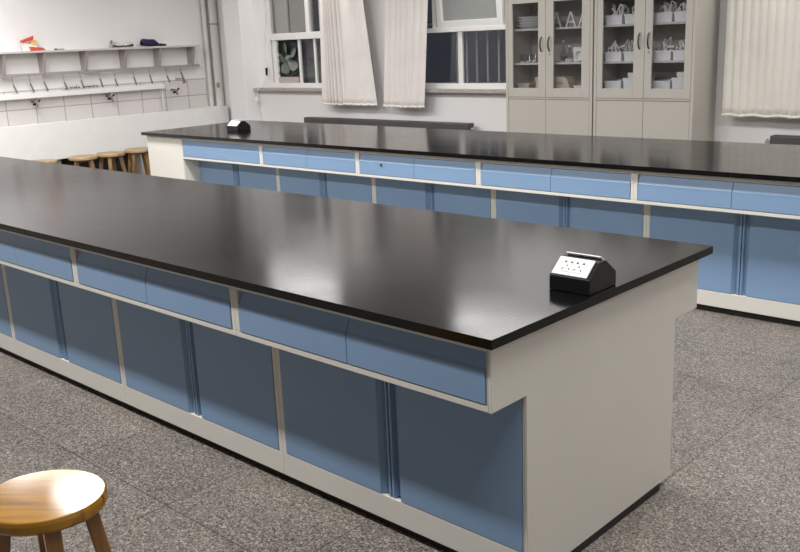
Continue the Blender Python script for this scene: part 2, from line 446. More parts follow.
def foldB(u, v):
    return .38*gather(u*PI*7+.4*v+.4) + .7*math.sin(u*2*PI*1.3) + .10*math.sin(u*37+v)
def foldC(u, v):
    return .38*gather(u*PI*30) + .6*math.sin(u*2*PI*2.4+2*v+.4) + .15*math.sin(u*50+4*v)
curtain('curtain', 'long cream curtain with deep folds hanging right beside the fan window', M['curtain'],
        lambda v: -6.635+.075*v, lambda v: -5.735-.17*min(1, v*1.5)+.03*v, .915, 2.60, 5.45, foldA, .022, (-6.25, 5.47, .915))
curtain('curtain', 'cream curtain with shallow folds hanging between the two windows, left of barred pane', M['curtain'],
        lambda v: -5.632+.16*v, lambda v: -5.052+.15*v, .905, 2.60, 5.45, foldB, .022, (-5.3, 5.47, .905))
curtain('curtain', 'finely pleated pale yellowish curtain right of the tall cabinets', M['curtain2'],
        lambda v: -1.842 - .002*v, lambda v: .15, .90, 2.60, 5.45, foldC, .018, (-.85, 5.47, .90))

# ------------------------------------------------------------------ radiators
def radiator(label, x0, x1, valve_x, sgn):
    root = thing('radiator', label, 'radiator', ((x0+x1)/2, 5.50, 0), 'radiators along the back wall')
    b = MB(); n = int((x1-x0)/.06)
    b.box(x0, x1, 5.452, 5.548, .680, .756)
    for i in range(n):
        x = x0+.03+(x1-x0-.06)*i/(n-1)
        b.box(x-.021, x+.021, 5.455, 5.545, .12, .70)
    b.tube([(x0+.01, 5.50, .14), (x1-.01, 5.50, .14)], .03, 10)
    b.build('body', M['radiator'], root, bevel=.012, seg=3)
    for x in (x0+.2, x1-.2): MB().box(x-.02, x+.02, 5.46, 5.54, 0, .13).build('foot', M['radiator'], root)
    v = MB().tube([(valve_x, 5.50, .70), (valve_x+sgn*.05, 5.50, .70)], .012, 8)
    v.tube([(valve_x+sgn*.035, 5.50, .69), (valve_x+sgn*.035, 5.50, .725)], .009, 8)
    v.build('valve', M['bracket'], root)
    return root
radiator('long dark radiator on back wall beneath the left and middle windows', -6.97, -4.46, -4.46, 1)
radiator('dark radiator under the pleated curtain at the right edge', -1.44, .6, -1.44, -1)

# ------------------------------------------------------------------ lab benches
ZT = .85; ZU = .823; W = 1.277; YU = .0378; YL = .198; ZR = .627
def unit(label, xa, xb, pl, pr, yo, drawers=2, lock=False):
    """one cabinet unit, xa < xb, pl / pr = half posts on each side; yo = y of the worktop's front edge"""
    root = thing('bench_cabinet', label, 'lab cabinet', ((xa+xb)/2, yo+W/2, 0), 'cabinet units of the lab benches')
    yf, yb_ = yo+YL, yo+W-YL; yu, yv = yo+YU, yo+W-YU
    c = MB()
    # lower frame and carcass
    c.box(xa, xb, yf, yf+.02, .040, .130)
    c.box(xa, xa+pl, yf, yf+.02, .130, ZR); c.box(xb-pr, xb, yf, yf+.02, .130, ZR)
    c.box(xa, xb, yf+.045, yb_, .040, ZR)
    c.box(xa, xa+.012, yf+.02, yf+.045, .04, ZR); c.box(xb-.012, xb, yf+.02, yf+.045, .04, ZR)
    # upper drawer box
    c.box(xa, xb, yu, yu+.06, ZR, .647); c.box(xa, xb, yu, yu+.06, .798, ZU)
    c.box(xa, xa+pl, yu, yu+.06, .647, .798); c.box(xb-pr, xb, yu, yu+.06, .647, .798)
    c.box(xa, xb, yu+.06, yv, ZR, ZU)
    c.build('carcass', M['cream'], root, bevel=.0025)
    MB().box(xa, xb-(.035 if pr < .01 else 0), yf+.03, yb_-.03, 0, .040).build('plinth', M['plinth'], root)
    # drawers: flat lower face, top leaning back as a finger pull
    a, b = xa+pl+.002, xb-pr-.002
    for k in range(drawers):
        p, q = a+(b-a)*k/drawers+.0012, a+(b-a)*(k+1)/drawers-.0012
        d = MB().prism([(yu-.002, .6495), (yu-.002, .742), (yu+.004, .752), (yu+.017, .7955), (yu+.055, .7955), (yu+.055, .6495)], 0, p, q)
        do = d.build('drawer', M['blue'], root, bevel=.0015)
        if lock and k == 0:
            l = MB().lathe([(.002, -.006), (.010, -.005), (.011, 0)], n=14)
            lx = p+(q-p)*.42
            l.v = [(lx+x, yu-.004+z, .728+y) for x, y, z in l.v]
            sub(l, 'lock', M['darkmetal'], do, root)
    # doors with bevelled grip edges meeting in the middle
    m = (a+b)/2
    for s, e in ((-1, a), (1, b)):
        y0, y1 = yf-.001, yf+.018
        poly = [(e, y0), (m+s*.046, y0), (m+s*.027, yf+.022), (m+s*.018, yf+.022), (m+s*.012, yf+.004), (m+s*.003, yf+.004), (m+s*.003, yf+.04), (e, yf+.04)]
        MB().prism(poly, 2, .1325, ZR-.002).build('door', M['blue'], root, bevel=.0012)
    return root

def end_box(label, xa, xb, yo):
    root = thing('sink_cabinet', label, 'lab cabinet', ((xa+xb)/2, yo+W/2, 0), 'plain end boxes of the lab benches')
    yu, yv = yo+YU, yo+W-YU
    MB().box(xa, xb, yu, yv, .04, ZU).build('carcass', M['cream'], root, bevel=.003)
    MB().box(xa+.01, xb-.01, yu+.03, yv-.03, 0, .04).build('plinth', M['plinth'], root)
    p = MB()
    p.box(xa+.006, xb-.006, yu-.003, yu+.002, .06, .815); p.build('front_panel', M['cream'], root, bevel=.002)

def end_panel(label, x0, x1, yo):
    root = thing('bench_end_panel', label, 'end panel', (x1, yo+W/2, 0), 'end panels of the lab benches')
    a, b, c_, d = yo+YU-.001, yo+W-YU+.001, yo+YL-.001, yo+W-YL+.001
    MB().prism([(c_, .034), (d, .034), (d, ZR), (b, ZR), (b, ZU), (a, ZU), (a, ZR), (c_, ZR)], 0, x0, x1).build('panel', M['cream'], root, bevel=.002)
    MB().box(x0, x0+.004, c_+.05, d-.07, 0, .034).build('plinth', M['plinth'], root)

def worktop(label, x0, x1, yo):
    root = thing('lab_worktop', label, 'worktop', ((x0+x1)/2, yo+W/2, ZU), 'black lab worktops')
    MB().box(x0, x1, yo, yo+W, ZU, ZT).build('top', M['counter'], root)

Y2 = 2.92
worktop('long black worktop of the nearer bench, in the foreground', -6.40, 0, 0)
worktop('long black worktop of the bench farther back, before the glass cabinets', -6.398, .06, Y2)
nx = [-.045, -1.135, -2.253, -3.371, -4.489, -5.607]
nl = ['blue-fronted unit of the nearer bench next to the bare cream end panel',
      'blue-fronted unit of the nearer bench, second from its cream end panel',
      'blue-fronted unit of the nearer bench, third from its cream end panel',
      'blue-fronted unit of the nearer bench at the left edge of the photo',
      'last blue-fronted unit of the nearer bench, beyond the left edge of the photo']
for i in range(5):
    unit(nl[i], nx[i+1], nx[i], .0215, .004 if i == 0 else .0215, 0)
end_box('plain cream end box of the nearer bench', -6.37, -5.609, 0)
end_panel('broad T-shaped cream end panel of the nearer bench', -.0425, -.033, 0)
fx = [-5.79, -4.653, -3.514, -2.374, -1.235, -.096]
fl = ['farther bench unit with one undivided blue drawer, beside the plain cream end box',
      'farther bench unit with two blue drawers, second from the plain end box',
      'farther bench unit with a small lock on a blue drawer, middle of the row',
      'farther bench blue unit right of the one with the drawer lock',
      'farther bench blue unit at the right edge of the photo']
for i in range(5):
    unit(fl[i], fx[i], fx[i+1], .006 if i == 0 else .0215, .0215 if i < 4 else .006, Y2, drawers=1 if i == 0 else 2, lock=(i == 2))
end_box('plain cream end box at the left end of the farther bench', -6.37, -5.792, Y2)
end_panel('cream end panel at the right end of the farther bench', -.0955, .03, Y2)

# ------------------------------------------------------------------ power socket boxes
def socket_box(label, x0, x1, y0):
    d = .150; zv = .045; za = .090
    root = thing('power_socket_box', label, 'power socket', ((x0+x1)/2, y0+d/2, ZT), 'bench-top power sockets')
    yc0, yc1 = y0+.056, y0+d-.060
    b = MB().prism([(y0, ZT), (y0, ZT+zv), (yc0, ZT+za), (yc1, ZT+za), (y0+d, ZT+zv), (y0+d, ZT)], 0, x0, x1)
    b.build('housing', M['black'], root, bevel=.003, seg=3)
    # face plates lying on the two slopes
    for s in (1, -1):
        A = Vector((0, y0, ZT+zv)) if s == 1 else Vector((0, y0+d, ZT+zv))
        B = Vector((0, yc0, ZT+za)) if s == 1 else Vector((0, yc1, ZT+za))
        t = (B-A); L = t.length; t.normalize(); n = Vector((0, -t.z, t.y)) if s == 1 else Vector((0, t.z, -t.y))
        if n.z < 0: n = -n
        def P(x, u, h, A=A, t=t, n=n): return tuple(Vector((x, 0, 0)) + A + t*u + n*h)
        def slab(xa, xb, ua, ub, ha, hb):
            return [P(xa,ua,ha),P(xb,ua,ha),P(xb,ub,ha),P(xa,ub,ha),P(xa,ua,hb),P(xb,ua,hb),P(xb,ub,hb),P(xa,ub,hb)]
        FS = [(0,3,2,1),(4,5,6,7),(0,1,5,4),(1,2,6,5),(2,3,7,6),(3,0,4,7)]
        pl = MB().add(slab(x0+.007, x1-.013, .004, L-.001 if s == 1 else L+.011, .0005, .005), FS)
        po = pl.build('faceplate', M['whiteplastic'], root, bevel=.0015)
        xm = (x0+x1)/2-.007; w = (x1-x0)
        fr = MB()
        for q in (-1, 1):
            xq = xm+q*w*.145 + .004
            fr.add(slab(xq-w*.138, xq+w*.138, L*.24, L*.84, .005, .0062), FS)
        sub(fr, 'outlet', M['whiteplastic'], po, root)
        ho = MB()
        for q in (-1, 1):
            xq = xm+q*w*.145+.004
            for dx in (-.0105, .0105):
                ho.add(slab(xq+dx-.0035, xq+dx+.0035, L*.68, L*.76, .0062, .0067), FS)
            ho.add(slab(xq-.0022, xq+.0022, L*.50, L*.57, .0062, .0066), FS)
            for dx, k in ((-.011, 1), (.011, -1)):
                vs = [P(xq+dx-.002+k*-.002, L*.32, .0062), P(xq+dx+.002-k*.002, L*.32, .0062), P(xq+dx+.002+k*.002, L*.41, .0062), P(xq+dx-.002+k*.002, L*.41, .0062),
                      P(xq+dx-.002+k*-.002, L*.32, .0066), P(xq+dx+.002-k*.002, L*.32, .0066), P(xq+dx+.002+k*.002, L*.41, .0066), P(xq+dx-.002+k*.002, L*.41, .0066)]
                ho.add(vs, FS)
        sub(ho, 'socket_holes', M['ink'], po, root)
socket_box('black power socket box with white faceplate on the nearer worktop corner', -.155, -.014, .487)
socket_box('small black power socket box with white faceplate on the farther worktop', -5.59, -5.43, 3.325)

# ------------------------------------------------------------------ stools
def stool(label, c, rot, ms, ml, hgt=.52, r=.155, tilt=0.0):
    root = thing('wooden_stool', label, 'stool', (c[0], c[1], 0), 'round wooden stools')
    x, y = c
    st = MB().lathe([(r-.012, -.036), (r-.004, -.034), (r, -.027), (r, -.010), (r-.003, -.002), (r-.006, 0)], (x, y, hgt), 64, smooth=False)
    st.v = [(p[0], p[1], p[2]-tilt*(p[1]-y)) for p in st.v]; st.build('seat', ms, root)
    feet = []
    for k in range(4):
        a = rot + k*PI/2; ca, sa = math.cos(a), math.sin(a)
        top = Vector((x+.100*ca, y+.100*sa, hgt-.034)); bot = Vector((x+.175*ca, y+.175*sa, 0))
        feet.append((top, bot))
        MB().tbar(top, bot, .040, .032, a).build('leg', ml, root, bevel=.004)
    for k in range(4):
        t0, b0 = feet[k]; t1, b1 = feet[(k+1) % 4]; f = .68 if k % 2 else .60
        MB().tbar(t0.lerp(b0, f), t1.lerp(b1, f), .024, .024).build('stretcher', ml, root, bevel=.002)
    ap = MB()
    for k in range(2):
        a = rot + k*PI/2; u = Vector((math.cos(a), math.sin(a), 0))*.11
        ap.tbar(Vector((x, y, hgt-.048))-u, Vector((x, y, hgt-.048))+u, .026, .026)
    ap.build('cross_brace', ml, root)
    return root
stool('varnished round wooden stool standing alone in the left foreground', (-.772, -.857), math.radians(-18), M['seat'], M['leg'], tilt=.045)
stool('wooden stool under the wash trough, closest to the far bench end', (-7.96, 3.80), .5, M['oldseat'], M['oldleg'])
stool('wooden stool under the wash trough, second from the far bench end', (-7.92, 3.43), .9, M['oldseat'], M['oldleg'])
stool('wooden stool under the wash trough, third from the far bench end', (-7.92, 3.10), .3, M['oldseat'], M['oldleg'])
stool('wooden stool by the wash trough of which just a sliver of seat shows', (-7.97, 2.66), .7, M['oldseat'], M['oldleg'])

# ------------------------------------------------------------------ wash trough and fittings of the left wall
tr = thing('wash_trough', 'long white tiled wash trough along the left wall', 'sink', (-8.70, 3.1, 0))
t = MB()
t.box(-8.64, -8.58, .6, 5.555, .44, .856); t.box(-8.84, -8.64, .6, 5.555, .44, .60)
t.box(-8.84, -8.64, 5.37, 5.555, .60, .856); t.box(-8.84, -8.64, .6, .66, .60, .856); t.box(-8.84, -8.80, .66, 5.495, .60, .80)
t.build('basin', M['whiteplastic'], tr, bevel=.004)
for y in (.9, 2.0, 3.15, 4.3, 5.3):
    MB().box(-8.80, -8.66, y-.06, y+.06, 0, .44).build('support', M['bracket'], tr)
MB().box(-8.845, -8.80, .6, 5.5, 0, .43).build('recess_shade_board', M['dark'], tr)  # dark sheet painted as the shade in the open space below the basin

sh = thing('wall_shelf', 'long pale grey wall shelf with bracketed rail on the left wall', 'shelf', (-8.75, 3.6, 1.37))
MB().box(-8.85, -8.665, 1.2, 5.26, 1.622, 1.645).build('board', M['shelf'], sh, bevel=.003)
MB().box(-8.79, -8.745, 1.2, 5.29, 1.372, 1.405).build('rail', M['railgrey'], sh, bevel=.003)
for y in (1.72, 2.23, 2.742, 3.20, 3.71, 4.225, 4.70, 5.19):
    MB().prism([(-8.85, 1.395), (-8.745, 1.395), (-8.745, 1.41), (-8.68, 1.622), (-8.85, 1.622)], 1, y-.012, y+.012).build('bracket', M['bracket'], sh)
# rods hanging from the rail
RODS = [2.811, 3.004, 3.167, 3.406, 3.616, 3.857, 4.053, 4.308, 4.531, 4.773, 4.979]
words = ['farthest left', 'second from left', 'third from left', 'fourth from left', 'fifth from left', 'middle one', 'fifth from right', 'fourth from right', 'third from right', 'second from right', 'farthest right']
for i, y in enumerate(RODS):
    n_ = 'thin wire rod with dark tip hanging from the shelf rail, %s of eleven' % words[i]
    k = .7 if i in (0, 1, 2, 3, 9, 10) else .5
    rt = thing('hanging_rod', n_, 'rod', (-8.735, y, 1.18), 'rods hanging from the shelf rail')
    lo = 1.285 + (i % 3)*.008
    MB().tube([(-8.738, y, 1.39), (-8.736, y+.008, lo)], .0045, 6).build('wire', M['rod'], rt)
    if i == 10:
        MB().tube([(-8.736, y+.012, lo+.03), (-8.735, y+.05, 1.18)], [.006, .022], 8).build('tip', M['rodtip'], rt)
    else:
        MB().tube([(-8.736, y+.006, lo), (-8.735, y+.010+.04*k, 1.20)], [.009, .011], 8).build('tip', M['rodtip'], rt)
# white ledge with faucets below
lg = thing('pipe_ledge', 'white horizontal boxed ledge on the tiles above the wash trough', 'ledge', (-8.76, 3.2, 1.12))
MB().box(-8.838, -8.74, 1.2, 4.74, 1.130, 1.186).build('boxing', M['whiteplastic'], lg, bevel=.006)
MB().tube([(-8.79, 4.725, 1.13), (-8.79, 4.725, .858)], .014, 8).build('down_pipe', M['pipe'], lg)
MB().box(-8.838, -8.78, 4.0, 4.06, 1.06, 1.13).build('bracket', M['pipe'], lg)
fc_lab = ['black faucet on the left part of the white ledge', 'black faucet in the middle of the white ledge', 'black faucet on the tiles just beyond the white ledge end']
for (y, z), lab in zip(((3.045, 1.075), (3.975, 1.07), (4.885, 1.085)), fc_lab):
    rt = thing('faucet', lab, 'faucet', (-8.75, y, z-.06), 'black faucets over the wash trough')
    f = MB().tube([(-8.838, y, z+.02), (-8.76, y, z+.02), (-8.715, y, z+.005), (-8.70, y, z-.045)], [.013, .013, .012, .010], 8)
    f.build('spout', M['rodtip'], rt)
    MB().tube([(-8.765, y-.022, z-.012), (-8.765, y+.022, z-.012)], .013, 8).build('handle', M['black'], rt)
    MB().tube([(-8.74, y+.03, z+.015), (-8.74, y+.05, z+.035)], .012, 8).build('nozzle', M['black'], rt)
# printed notice with tiny black marks on the wall above the ledge
nt_ = thing('notice_strip', 'narrow white strip with a tiny black triangle and line of marks on ledge top', 'notice', (-8.835, 3.6, 1.19))
MB().box(-8.838, -8.834, 3.44, 3.90, 1.19, 1.245).build('strip', M['tile'], nt_)
MB().prism([(3.455, 1.20), (3.505, 1.20), (3.48, 1.236)], 0, -8.834, -8.8325).build('triangle_mark', M['ink'], nt_)
for grp in ((0, .018, .012, .02, .014, .02), (7, .016, .02, .022, .016, .02, .014, .018)):
    mk = MB()
    for i, w_ in enumerate(grp[1:]):
        y_ = 3.52+(grp[0]+i)*.026; mk.box(-8.834, -8.8325, y_, y_+w_+.004, 1.208+(i % 2)*.003, 1.222)
    mk.build('lettering', M['ink'], nt_)
# small wall plate right of the ledge
wp = thing('wall_holder', 'tiny dark clip at the top edge of the tiles near the pipe', 'clip', (-8.83, 5.0, 1.225))
MB().box(-8.85, -8.825, 4.97, 5.05, 1.226, 1.242).build('clip', M['bracket'], wp, bevel=.003)

# vertical pipe in the corner
pp = thing('vertical_pipe', 'grey white vertical pipe running up the wall corner by the trough', 'pipe', (-8.74, 5.54, .857))
MB().tube([(-8.725, 5.545, .857), (-8.725, 5.545, 2.95)], .052, 16).build('pipe', M['pipe'], pp)
MB().tube([(-8.79, 5.455, .857), (-8.79, 5.455, 2.95)], .030, 12).build('thin_pipe', M['pipe'], pp)
MB().lathe([(.058, -.012), (.058, .012)], (-8.725, 5.545, 1.895), 16).build('clamp', M['bracket'], pp)
MB().tube([(-8.68, 5.50, 1.10), (-8.66, 5.485, 1.15)], .018, 8).build('valve', M['brass'], pp)

# things on the wall shelf
pk = thing('snack_packet', 'crumpled red white and yellow packet standing on the wall shelf', 'packet', (-8.74, 3.12, 1.645))
MB().add([(-8.70,3.03,1.645),(-8.78,3.0,1.645),(-8.80,2.985,1.745),(-8.74,2.975,1.735),(-8.70,3.16,1.665),(-8.78,3.15,1.665),(-8.80,3.19,1.72),(-8.76,3.14,1.712)],
    [(0,3,2,1),(4,5,6,7),(0,4,7,3),(1,2,6,5),(0,1,5,4),(3,7,6,2)]).build('wrapper', M['paper'], pk, bevel=.004)
MB().add([(-8.69,3.05,1.645),(-8.77,3.05,1.645),(-8.77,3.045,1.695),(-8.70,3.05,1.69),(-8.69,3.225,1.648),(-8.76,3.235,1.648),(-8.77,3.20,1.682),(-8.70,3.20,1.676)],
    [(0,3,2,1),(4,5,6,7),(0,4,7,3),(1,2,6,5),(0,1,5,4),(3,7,6,2)]).build('lower_flap', M['red'], pk, bevel=.004)
MB().add([(-8.73,2.985,1.735),(-8.80,2.985,1.742),(-8.80,2.99,1.762),(-8.74,2.995,1.757),(-8.74,3.115,1.762),(-8.80,3.12,1.77),(-8.80,3.15,1.815),(-8.76,3.135,1.795)],
    [(0,3,2,1),(4,5,6,7),(0,4,7,3),(1,2,6,5),(0,1,5,4),(3,7,6,2)]).build('upper_flap', M['red'], pk, bevel=.003)
MB().add([(-8.745,3.10,1.70),(-8.79,3.10,1.70),(-8.79,3.08,1.745),(-8.75,3.08,1.745),(-8.745,3.17,1.705),(-8.79,3.175,1.705),(-8.79,3.165,1.76),(-8.75,3.155,1.755)],
    [(0,3,2,1),(4,5,6,7),(0,4,7,3),(1,2,6,5),(0,1,5,4),(3,7,6,2)]).build('printed_panel', M['yellow'], pk, bevel=.003)
mk = thing('marker', 'small flat grey stick lying on the wall shelf beside the packet', 'stick', (-8.74, 3.40, 1.645))
MB().box(-8.75, -8.72, 3.37, 3.46, 1.645, 1.660).build('body', M['bracket'], mk, bevel=.004)
MB().box(-8.752, -8.718, 3.35, 3.37, 1.645, 1.662).build('cap', M['ink'], mk, bevel=.003)
bg = thing('crumpled_wrap', 'crumpled grey patterned wrap lying on the wall shelf', 'wrap', (-8.74, 4.2, 1.645))
def wrapf(u, v):
    a = 2*PI*v; r = .042*(1-.38*math.sin(PI*u)**2)*(.85+.25*math.sin(9*u+3*math.cos(a)))*(1-.3*u)
    return (-8.75+1.25*r*math.cos(a), 4.06+.285*u, 1.648+max(0, r*(1+math.sin(a))))
q = MB().grid(wrapf, 26, 14); q.build('wrap', M['foil'], bg)
q = MB().tube([(-8.715, 4.07, 1.67), (-8.71, 4.15, 1.66), (-8.71, 4.26, 1.663), (-8.72, 4.34, 1.672)], [.012, .006, .005, .014], 8); q.build('twist', M['ink'], bg)
nv = thing('folded_cap', 'dark navy folded cloth object with a tapering end on the wall shelf', 'folded cloth', (-8.74, 4.6, 1.645))
def navf(u, v):
    a = 2*PI*v
    hh = (.042 if u < .55 else .042 - .030*min(1, (u-.55)/.2)); hh *= min(1, .5+10*u) * min(1, .35+7*(1-u))
    return (-8.75+.055*math.cos(a)*min(1, .6+8*u)*min(1, .5+5*(1-u)), 4.475+.315*u, 1.648+hh*(1+math.sin(a)) + .012*max(0, 1-3*u))
MB().grid(navf, 26, 16).build('cloth', M['navy'], nv)
MB().tube([(-8.715, 4.72, 1.662), (-8.715, 4.80, 1.658)], [.018, .010], 8).build('tip', M['black'], nv)

# ------------------------------------------------------------------ steel cabinets with glass doors
CY0, CY1, CZ = 5.20, 5.612, 1.95
def cabinet(label, x0, x1, xm, g, sz):
    root = thing('glass_cabinet', label, 'cabinet', ((x0+x1)/2, (CY0+CY1)/2, 0), 'tall steel cabinets')
    c = MB(); yb_ = CY1; yc = CY0+.022
    c.box(x0, x0+.018, yc, yb_, .05, CZ); c.box(x1-.018, x1, yc, yb_, .05, CZ)
    a_, b_ = x0+.016, x1-.016
    c.box(a_, b_, yb_-.012, yb_-.001, .052, CZ-.002); c.box(a_, b_, yc, yb_-.004, CZ-.02, CZ-.001); c.box(a_, b_, yc, yb_-.004, .051, .07)
    c.box(a_, b_, yc, yb_-.004, 1.02, 1.05)
    c.box(x0, x0+.026, CY0, yc, .05, CZ); c.box(x1-.026, x1, CY0, yc, .05, CZ); c.box(x0+.026, x1-.026, CY0, yc, CZ-.03, CZ)
    c.box(x0+.026, x1-.026, CY0+.006, yc, 1.030, 1.046)
    c.build('carcass', M['cabinet'], root, bevel=.002)
    MB().box(x0+.01, x1-.01, CY0+.04, yb_, 0, .05).build('plinth', M['plinth'], root)
    for z in sz:
        MB().box(x0+.018, x1-.018, CY0+.055, yb_-.012, z-.018, z).build('shelf', M['shelf'], root)
    za, zb = 1.049, CZ-.033; gz0, gz1 = 1.128, 1.868
    for s, (ga, gb) in enumerate(g):
        a, b = (x0+.028, xm-.0015) if s == 0 else (xm+.0015, x1-.028)
        d = MB(); y0, y1 = CY0, CY0+.021
        d.box(a, ga, y0, y1, za, zb); d.box(gb, b, y0, y1, za, zb)
        d.box(ga, gb, y0, y1, za, gz0); d.box(ga, gb, y0, y1, gz1, zb)
        do = d.build('glass_door', M['cabinet'], root, bevel=.002)
        sub(MB().box(ga-.006, gb+.006, y0+.009, y0+.013, gz0-.006, gz1+.006), 'glass', M['cabglass'], do, root)
        hx = xm-.044 if s == 0 else xm+.040
        pts = [(hx, CY0+.002, 1.445), (hx, CY0-.014, 1.458), (hx, CY0-.024, 1.485), (hx, CY0-.027, 1.510), (hx, CY0-.024, 1.535), (hx, CY0-.014, 1.562), (hx, CY0+.002, 1.575)]
        sub(MB().tube(pts, [.005, .006, .0068, .007, .0068, .006, .005], 8), 'handle', M['darkmetal'], do, root)
        if s == 1:
            k = MB().lathe([(.010, -.004), (.011, .006)], n=14)
            k.v = [(hx+x, CY0-.001+z, 1.422+y) for x, y, z in k.v]; sub(k, 'lock', M['chrome'], do, root)
        l = MB().box(a, b, CY0+.002, CY0+.020, .075, 1.026)
        l.build('lower_door', M['cabinet'], root, bevel=.003)
    return root
SZ = (1.350, 1.650)
cabinet('tall grey steel cabinet with glass doors left of its twin, holding glassware', -3.80, -2.886, -3.362, ((-3.722, -3.443), (-3.283, -2.995)), SZ)
cabinet('tall grey steel cabinet with glass doors beside the pleated curtain, holding white trays', -2.872, -1.965, -2.402, ((-2.792, -2.500), (-2.338, -2.052)), SZ)

# contents of the right-hand cabinet: trays, cable bundles
GT = 'white trays in the right-hand cabinet'
def tray(label, x0, x1, y0, y1, z, h=.072, grp=GT):
    root = thing('storage_tray', label, 'tray', ((x0+x1)/2, (y0+y1)/2, z), grp)
    t_ = .004; f = .005
    b = MB()
    def ring(zz, o): return [(x0+f-o, y0+f-o, zz), (x1-f+o, y0+f-o, zz), (x1-f+o, y1-f+o, zz), (x0+f-o, y1-f+o, zz)]
    vs = ring(z, 0) + ring(z+h, f) + ring(z+h, f-t_) + ring(z+t_, -t_)
    fs = [(0,3,2,1)] + [(i, (i+1)%4, 4+(i+1)%4, 4+i) for i in range(4)] + [(4+i, 4+(i+1)%4, 8+(i+1)%4, 8+i) for i in range(4)] + [(8+i, 8+(i+1)%4, 12+(i+1)%4, 12+i) for i in range(4)] + [(12,13,14,15)]
    b.add(vs, fs); b.build('tub', M['tray'], root)
    r = MB()
    r.box(x0-.004, x1+.004, y0-.004, y0+.004, z+h-.010, z+h+.002); r.box(x0-.004, x1+.004, y1-.004, y1+.004, z+h-.010, z+h+.002)
    r.box(x0-.004, x0+.004, y0, y1, z+h-.010, z+h+.002); r.box(x1-.004, x1+.004, y0, y1, z+h-.010, z+h+.002)
    r.build('rim', M['tray'], root)
    return root
def bundle(label, x, y, z, w, hgt, seed, kind):
    rnd = random.Random(seed)
    root = thing('cable_bundle', label, 'cable bundle', (x, y, z), 'white cable bundles in the trays')
    b = MB()
    for k in range(9):
        p0 = Vector((x+rnd.uniform(-.38, .38)*w, y+rnd.uniform(-.07, .05), z+.01)); pts = []
        d = Vector((rnd.uniform(-1, 1)*w*.5, rnd.uniform(-.03, .03), 0)); hh = hgt*rnd.uniform(.5, 1.0)
        for i in range(11):
            t_ = i/10
            q = p0 + d*t_; q.x += .018*math.sin(7*t_+k*2.1); q.z += hh*(math.sin(PI*min(1, t_*rnd.uniform(.95, 1.05)))**.8)
            q.x = min(max(q.x, x-w*.42), x+w*.42)
            pts.append(tuple(q))
        b.tube(pts, .0045, 6)
    for k in range(3 if kind == 'stick' else 1):
        a = rnd.uniform(.3, .9)*(1 if k % 2 else -1)
        b.tbar((x-w*.25*a, y-.03+.02*k, z+.02), (x+w*.38*a, y-.02+.02*k, z+hgt*.85), .020, .016)
    b.build('coils', M['cable'], root)
    p = MB()
    for k in range(3):
        px = x + rnd.uniform(-.3, .3)*w; zz = z + hgt*rnd.uniform(.25, .7)
        ang = rnd.uniform(-.8, .8)
        q = MB().box(-.026, .026, -.012, .012, -.010, .010)
        R = Matrix.Translation((px, y-.02+.02*k, zz)) @ Matrix.Rotation(ang, 4, 'Y')
        q.v = [tuple(R @ Vector(v)) for v in q.v]; p.add(q.v, q.f)
    p.build('plugs', M['cable'], root, bevel=.003)
sides = [('left door', -2.818, -2.655, -2.632, -2.470), ('right door', -2.372, -2.207, -2.190, -2.028)]
lv = {'top': 1.650, 'middle': 1.350, 'bottom': 1.050}
seed = 1
for sd, a0, a1, b0, b1 in sides:
    for shn, z in lv.items():
        hh = .075 if shn != 'bottom' else .10
        for w_, p, q in (('left', a0, a1), ('right', b0, b1)):
            yt = 5.275
            if shn == 'bottom':
                zz = z+.034
                lid = thing('flat_box', 'flat white box under the %s tray behind the %s of right cabinet' % (w_, sd), 'box', ((p+q)/2, 5.4, z), 'flat boxes under the trays')
                MB().box(p, q, yt, yt+.24, z, z+.028).build('base', M['tray'], lid, bevel=.003)
                MB().box(p-.003, q+.003, yt-.003, yt+.243, z+.018, z+.034).build('lid', M['tray'], lid, bevel=.003)
                if w_ == 'right': hh = .125
            else: zz = z
            tray('white tray %s of the pair behind the %s, %s shelf of right cabinet' % (w_, sd, shn), p, q, yt, yt+.24, zz, hh)
            if shn != 'bottom':
                seed += 1
                bundle('white cables in the %s tray behind the %s, %s shelf of right cabinet' % (w_, sd, shn), (p+q)/2, yt+.10, zz+.008, q-p, .15 if shn == 'top' else .165, seed, 'stick' if seed % 3 == 0 else 'coil')
            elif w_ == 'right':
                bx = thing('white_carton', 'small white carton in the right tray behind the %s, bottom shelf' % sd, 'box', ((p+q)/2, yt+.1, zz+.006), 'cartons in the bottom trays')
                MB().box(p+.03, q-.015, yt+.03, yt+.16, zz+.006, zz+.165).build('carton', M['paper'], bx, bevel=.003)
                MB().box(p+.026, q-.011, yt+.026, yt+.164, zz+.140, zz+.169).build('lid', M['paper'], bx, bevel=.003)

